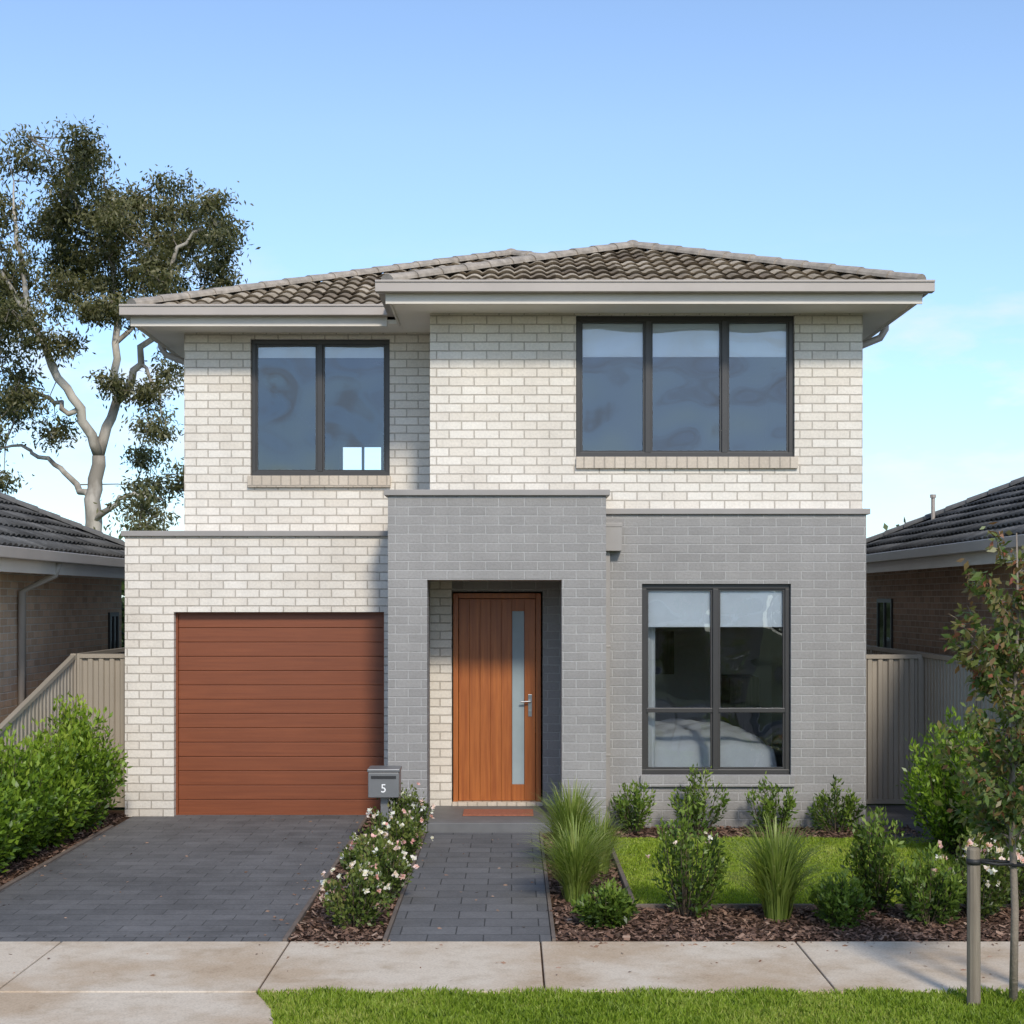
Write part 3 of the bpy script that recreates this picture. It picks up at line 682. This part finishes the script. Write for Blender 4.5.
for x,y,w,h,dp in ((-4.80,-.25,1.1,1.40,1.1),(-4.88,-1.25,1.1,1.22,1.1),(-4.92,-2.15,1.1,1.24,1.1),(-4.95,-3.1,1.0,1.12,1.1),(-4.9,-4.1,.9,1.0,1.0)):
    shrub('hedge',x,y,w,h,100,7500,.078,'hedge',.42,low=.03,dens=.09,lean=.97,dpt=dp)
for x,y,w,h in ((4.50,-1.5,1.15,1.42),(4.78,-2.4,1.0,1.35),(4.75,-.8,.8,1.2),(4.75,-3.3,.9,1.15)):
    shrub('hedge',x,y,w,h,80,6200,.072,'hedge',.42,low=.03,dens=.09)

# young street tree
R=empty('young_tree'); bx,by=3.14,CY+9.30; mb=MB()
trunk=[(bx,by,0),(bx+.01,by,.6),(bx-.012,by,1.2),(bx+.005,by+.01,1.8),(bx+.03,by,2.4),(bx+.02,by,2.95)]
mb.tube(trunk,[.028,.024,.020,.015,.009,.004],9)
LP=[];LD=[]
def tr(z):
    zs=[p[2] for p in trunk]; return np.array([np.interp(z,zs,[p[0] for p in trunk]),np.interp(z,zs,[p[1] for p in trunk]),z])
for k in range(96):
    z=rng.uniform(.95,2.78); a=rng.uniform(0,2*np.pi); L=rng.uniform(.2,.46)*(1.15-.25*(z-1)); b=tr(z)
    tip=b+np.array([math.cos(a)*L,math.sin(a)*L,L*rng.uniform(.4,1.1)]); md=(b+tip)/2+np.array([math.cos(a)*.04,math.sin(a)*.04,-.02])
    mb.tube([b,md,tip],[.006,.004,.0015],5,cap=False)
    n=58; t=rng.uniform(.12,1.05,n)[:,None]; pp=b*(1-t)**2+2*md*t*(1-t)+tip*t*t+rng.normal(0,.028,(n,3))
    LP.append(pp); LD.append(np.array([math.cos(a),math.sin(a),-.2])*.5+rng.normal(0,.6,(n,3))+np.array([0,0,-.35]))
LP=np.concatenate(LP);LD=np.concatenate(LD)
leaves('foliage',LP,LD,rng.uniform(.045,.085,len(LP)),.45,'redleaf',R,np.clip(.28+.16*(LP[:,2]-1)+rng.normal(0,.27,len(LP)),0,1))
mb.obj('trunk',['ybark'],R,smooth=True)
for sx,hh in ((2.885,.985),(3.42,.98)):
    mb=MB(); mb.tube([(0,0,-.02),(0,0,hh-.015),(0,0,hh)],[.042,.040,.030],12); o=mb.obj('tree_stake',['post'],R,smooth=False); o.location=(sx,by-.02,0)
mb=MB(); mb.tube([(2.92,by-.05,.90),(3.02,by-.06,.885),(3.11,by-.03,.88),(3.18,by,.88),(3.11,by+.035,.885),(3.0,by+.05,.89),(2.90,by+.03,.90)],[.010]*7,6); mb.tube([(3.38,by-.04,.90),(3.25,by-.05,.885),(3.12,by-.03,.87)],[.010]*3,6)
mb.tube([(2.885,by-.02,.88),(2.885,by-.02,.915)],[.046,.046],12)
mb.obj('tree_tie',['black'],R,smooth=True)

# mailbox
R=empty('mailbox')
x0=(368-512)*14.9/F; x1=(399-512)*14.9/F; yy=CY+14.9
mb=MB(); mb.box(x0,x1,yy,yy+.30,.545,.80,0); mb.box(x0-.008,x1+.008,yy-.012,yy+.31,.802,.835,0); mb.obj('box',['mailbox'],R,bevel=.008)
mb=MB(); mb.box(x0+.03,x1-.03,yy-.004,yy-.001,.735,.765); mb.obj('slot',['black'],R)
mb=MB(); cx=(x0+x1)/2; mb.box(cx-.04,cx+.04,yy+.11,yy+.19,0,.545); mb.box(cx-.08,cx+.08,yy+.07,yy+.23,-.01,.02); mb.obj('post',['mailbox'],R,bevel=.006)
cu=bpy.data.curves.new('house_number','FONT'); cu.body='5'; cu.size=.12; cu.extrude=.002; cu.align_x='CENTER'
o=link(bpy.data.objects.new('house_number',cu),R); o.location=(cx,yy-.004,.60); o.rotation_euler=(math.pi/2,0,0); cu.materials.append(M['blind'])

# gum tree
R=empty('gum_tree'); D0=45.
def gp(px,py,dy=0): return W(px,py,D0)+Vector((0,dy,0))
limbs=[([(93,683,0),(91,560,0),(92,500,0),(97,455,.2)],[.34,.27,.24,.20]),
([(97,455,.2),(85,410,-.4),(60,370,-.8),(40,320,-1),(30,250,-1.3),(25,190,-1)],[.17,.14,.12,.09,.06,.02]),
([(97,455,.2),(113,400,.4),(110,340,.6),(104,260,1),(98,200,1),(95,165,1)],[.17,.14,.11,.09,.05,.02]),
([(113,400,.4),(143,365,-.2),(165,310,-.6),(185,255,-1),(225,230,-1),(240,222,-1)],[.13,.11,.09,.06,.035,.015]),
([(92,500,0),(66,478,.6),(38,455,1),(5,440,1.5),(-30,445,1.5)],[.12,.09,.07,.05,.02]),
([(93,520,0),(125,498,-.6),(150,495,-1),(172,505,-1)],[.11,.07,.05,.02]),
([(85,410,-.4),(52,402,.2),(20,385,.6),(-15,360,1)],[.09,.07,.05,.02]),
([(110,340,.6),(140,300,1.2),(160,240,1.6),(165,190,1.8)],[.08,.06,.04,.02]),
([(40,320,-1),(5,270,-1.5),(-25,220,-2)],[.08,.05,.02]),
([(104,260,1),(70,220,1),(60,175,1.4)],[.06,.04,.015]),
([(165,310,-.6),(205,285,0),(240,272,.4)],[.06,.035,.012]),
([(143,365,-.2),(165,395,-.6),(168,440,-.8)],[.06,.04,.012]),
([(20,385,.6),(5,420,.8),(-5,470,.8)],[.05,.03,.012])]
mb=MB(); nodes=[]
for pts,rd in limbs:
    P3=[gp(*p) for p in pts]
    if pts[0][1]==683: P3[0].z=-.1
    Q=[];Rr=[]
    for a,b,ra,rb in zip(P3[:-1],P3[1:],rd[:-1],rd[1:]):
        for k in range(4):
            t=k/4; j=Vector(rng.normal(0,.07,3)) if k else Vector((0,0,0)); Q.append(a.lerp(b,t)+j); Rr.append(ra*(1-t)+rb*t)
    Q.append(P3[-1]);Rr.append(rd[-1]); mb.tube(Q,Rr,9)
    if pts[0][1]!=683: nodes+=Q[3:]
mb.obj('trunk_and_limbs',['bark'],R,smooth=True); mb=MB()
clumps=[(20,156,26),(58,152,26),(98,152,23),(32,200,34),(5,235,36),(78,198,36),(122,182,30),(160,180,24),(150,218,34),(194,200,20),(190,235,30),(226,218,20),(236,258,15),(210,262,20),(102,240,34),(60,255,34),(22,285,36),(140,270,30),(176,285,20),(-20,200,36),(-30,290,40),(92,290,26),(6,335,34),(42,330,26),(148,318,18),(-8,395,28),(110,320,16),
(152,395,20),(164,432,22),(142,480,20),(162,508,24),(138,520,20),(130,450,14),(170,375,20),(28,398,20),(10,442,22),(-25,470,28),(50,425,12),(8,485,14),(212,212,16),(110,212,28),(45,232,30),(75,165,24),(-35,150,26),(172,262,20),(222,282,10),(174,470,18),(130,230,26),(70,290,26),(20,365,22),(120,385,12),(75,345,16),(185,310,14)]
LP=[];LR=[]
for (px,py,r) in clumps:
    dy0=rng.uniform(-2.2,2.2); c0=gp(px,py+4,dy0); rm=r/33.
    ns=max(8,int(rm*rm*20))
    for _ in range(ns):
        u=rng.normal(size=3); u/=np.linalg.norm(u); q=np.array(c0)+u*rm*rng.uniform(.15,1.15)*np.array([1.08,1.3,.85])
        qv=Vector(q); near=min(nodes,key=lambda nn:(nn-qv).length_squared)
        dl=(near-qv).length
        md=near.lerp(qv,.5)+Vector(rng.normal(0,.14*min(dl,1.5),3))-Vector((0,0,.12*dl)); m2=near.lerp(qv,.78)+Vector(rng.normal(0,.08*min(dl,1.5),3))
        mb.tube([near,md,m2,qv],[.020,.015,.010,.004],4,cap=False)
        if rng.random()<.5: nodes.append(qv)
        n=rng.integers(55,140); sr=rng.uniform(.22,.46)
        pp=q+rng.normal(0,sr*.64,(n,3))*np.array([1.15,1.15,.75]); LP.append(pp)
        cb=rng.normal(0,.13)
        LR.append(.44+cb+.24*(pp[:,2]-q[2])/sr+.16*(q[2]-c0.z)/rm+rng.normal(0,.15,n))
LP=np.concatenate(LP);LR=np.concatenate(LR)
print('gum leaves',len(LP))
LD=rng.normal(0,.6,(len(LP),3))+np.array([0,0,-.6])
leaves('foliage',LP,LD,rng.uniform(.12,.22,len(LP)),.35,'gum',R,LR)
mb.obj('twigs',['twig'],R)

# distant tree belt (behind houses)
LP=[];LR=[]
for x in np.arange(-60,75,3.2):
    d=rng.uniform(46,60); h=rng.uniform(3.6,5.0)
    if 10<x<17: h=5.8
    for _ in range(9):
        q=np.array([x+rng.normal(0,1.5),d+rng.normal(0,1),rng.uniform(.6,h)]); n=150
        pp=q+rng.normal(0,.55,(n,3)); LP.append(pp); LR.append(.4+.25*(pp[:,2]-q[2])+rng.normal(0,.15,n)+rng.normal(0,.08))
LP=np.concatenate(LP);LR=np.concatenate(LR)
leaves('distant_trees',LP,rng.normal(0,1,(len(LP),3)),rng.uniform(.3,.5,len(LP)),.6,'distant',None,LR)
def simple_tree(x,y,h,r):
    R=empty('street_tree'); mb=MB(); mb.tube([(x,y,-.05),(x+.1,y,h*.3),(x,y+.1,h*.6),(x+.1,y,h*.85)],[.18,.14,.09,.03],8)
    LP=[];LR=[]
    for _ in range(34):
        u=rng.normal(size=3);u/=np.linalg.norm(u); q=np.array([x,y,h*.66])+u*r*rng.uniform(.4,1)*np.array([1,1,.85]); n=90
        mb.tube([(x,y,h*.45),tuple(q)],[.04,.01],4,cap=False)
        LP.append(q+rng.normal(0,.3,(n,3))); LR.append(.4+rng.normal(0,.2,n))
    mb.obj('trunk',['ybark'],R); LP=np.concatenate(LP)
    leaves('foliage',LP,rng.normal(0,1,(len(LP),3)),rng.uniform(.18,.3,len(LP)),.5,'distant',R,np.concatenate(LR))
simple_tree(-8,-24,4.6,1.4); simple_tree(9,-25,5,1.5)

# ------------------------------------------------------------ world, sun, camera
el=math.radians(36); az=math.radians(14)
w=bpy.data.worlds.new('World'); S.world=w; w.use_nodes=True; nt=w.node_tree; bg=nt.nodes['Background']
sky=nt.nodes.new('ShaderNodeTexSky'); sky.sky_type='NISHITA'; sky.sun_disc=False; sky.sun_elevation=el; sky.sun_rotation=math.pi-az
sky.air_density=1.0; sky.dust_density=.5; sky.ozone_density=1.8; sky.altitude=0
tc=nt.nodes.new('ShaderNodeTexCoord'); mp=nt.nodes.new('ShaderNodeMapping'); nt.links.new(tc.outputs['Generated'],mp.inputs[0]); mp.inputs['Scale'].default_value=(1.5,1.5,4.6); mp.inputs['Location'].default_value=(.15,.2,.4)
nz=noise(nt,mp.outputs[0],6.0,8,.55)
sep=nt.nodes.new('ShaderNodeSeparateXYZ'); nt.links.new(tc.outputs['Generated'],sep.inputs[0])
mask=rng_map(nt,sep.outputs[2],.13,.24,1,0); cl=rng_map(nt,nz,.50,.68,0,.85); cl=mathn(nt,'MULTIPLY',cl,mask)
tinted=mixrgb(nt,sky.outputs[0],(1.36,1.38,1.44),1.0,'MULTIPLY')
hz=rng_map(nt,sep.outputs[2],.0,.30,1,0)
tinted=mixrgb(nt,tinted,(.62,.76,.92),hz,'MULTIPLY')
col=mixrgb(nt,tinted,(6.2,6.3,6.45),cl)
nt.links.new(col,bg.inputs[0]); bg.inputs[1].default_value=.15
sd=bpy.data.lights.new('sun','SUN'); sd.energy=3.0; sd.angle=math.radians(8.0); sd.color=(1,.93,.82)
so=link(bpy.data.objects.new('sun',sd)); dirv=Vector((math.sin(az)*math.cos(el),-math.cos(az)*math.cos(el),math.sin(el)))
so.rotation_euler=dirv.to_track_quat('Z','Y').to_euler(); so.location=(10,-30,30)
cam=bpy.data.cameras.new('camera'); co=link(bpy.data.objects.new('camera',cam)); co.location=(0,CY,CZ); co.rotation_euler=(math.pi/2,0,0)
cam.sensor_width=36; cam.lens=36*F/1024; cam.shift_y=88/1024; cam.clip_end=5000; cam.clip_start=.1
S.camera=co
S.view_settings.view_transform='Standard'; S.view_settings.look='None'; S.view_settings.exposure=0
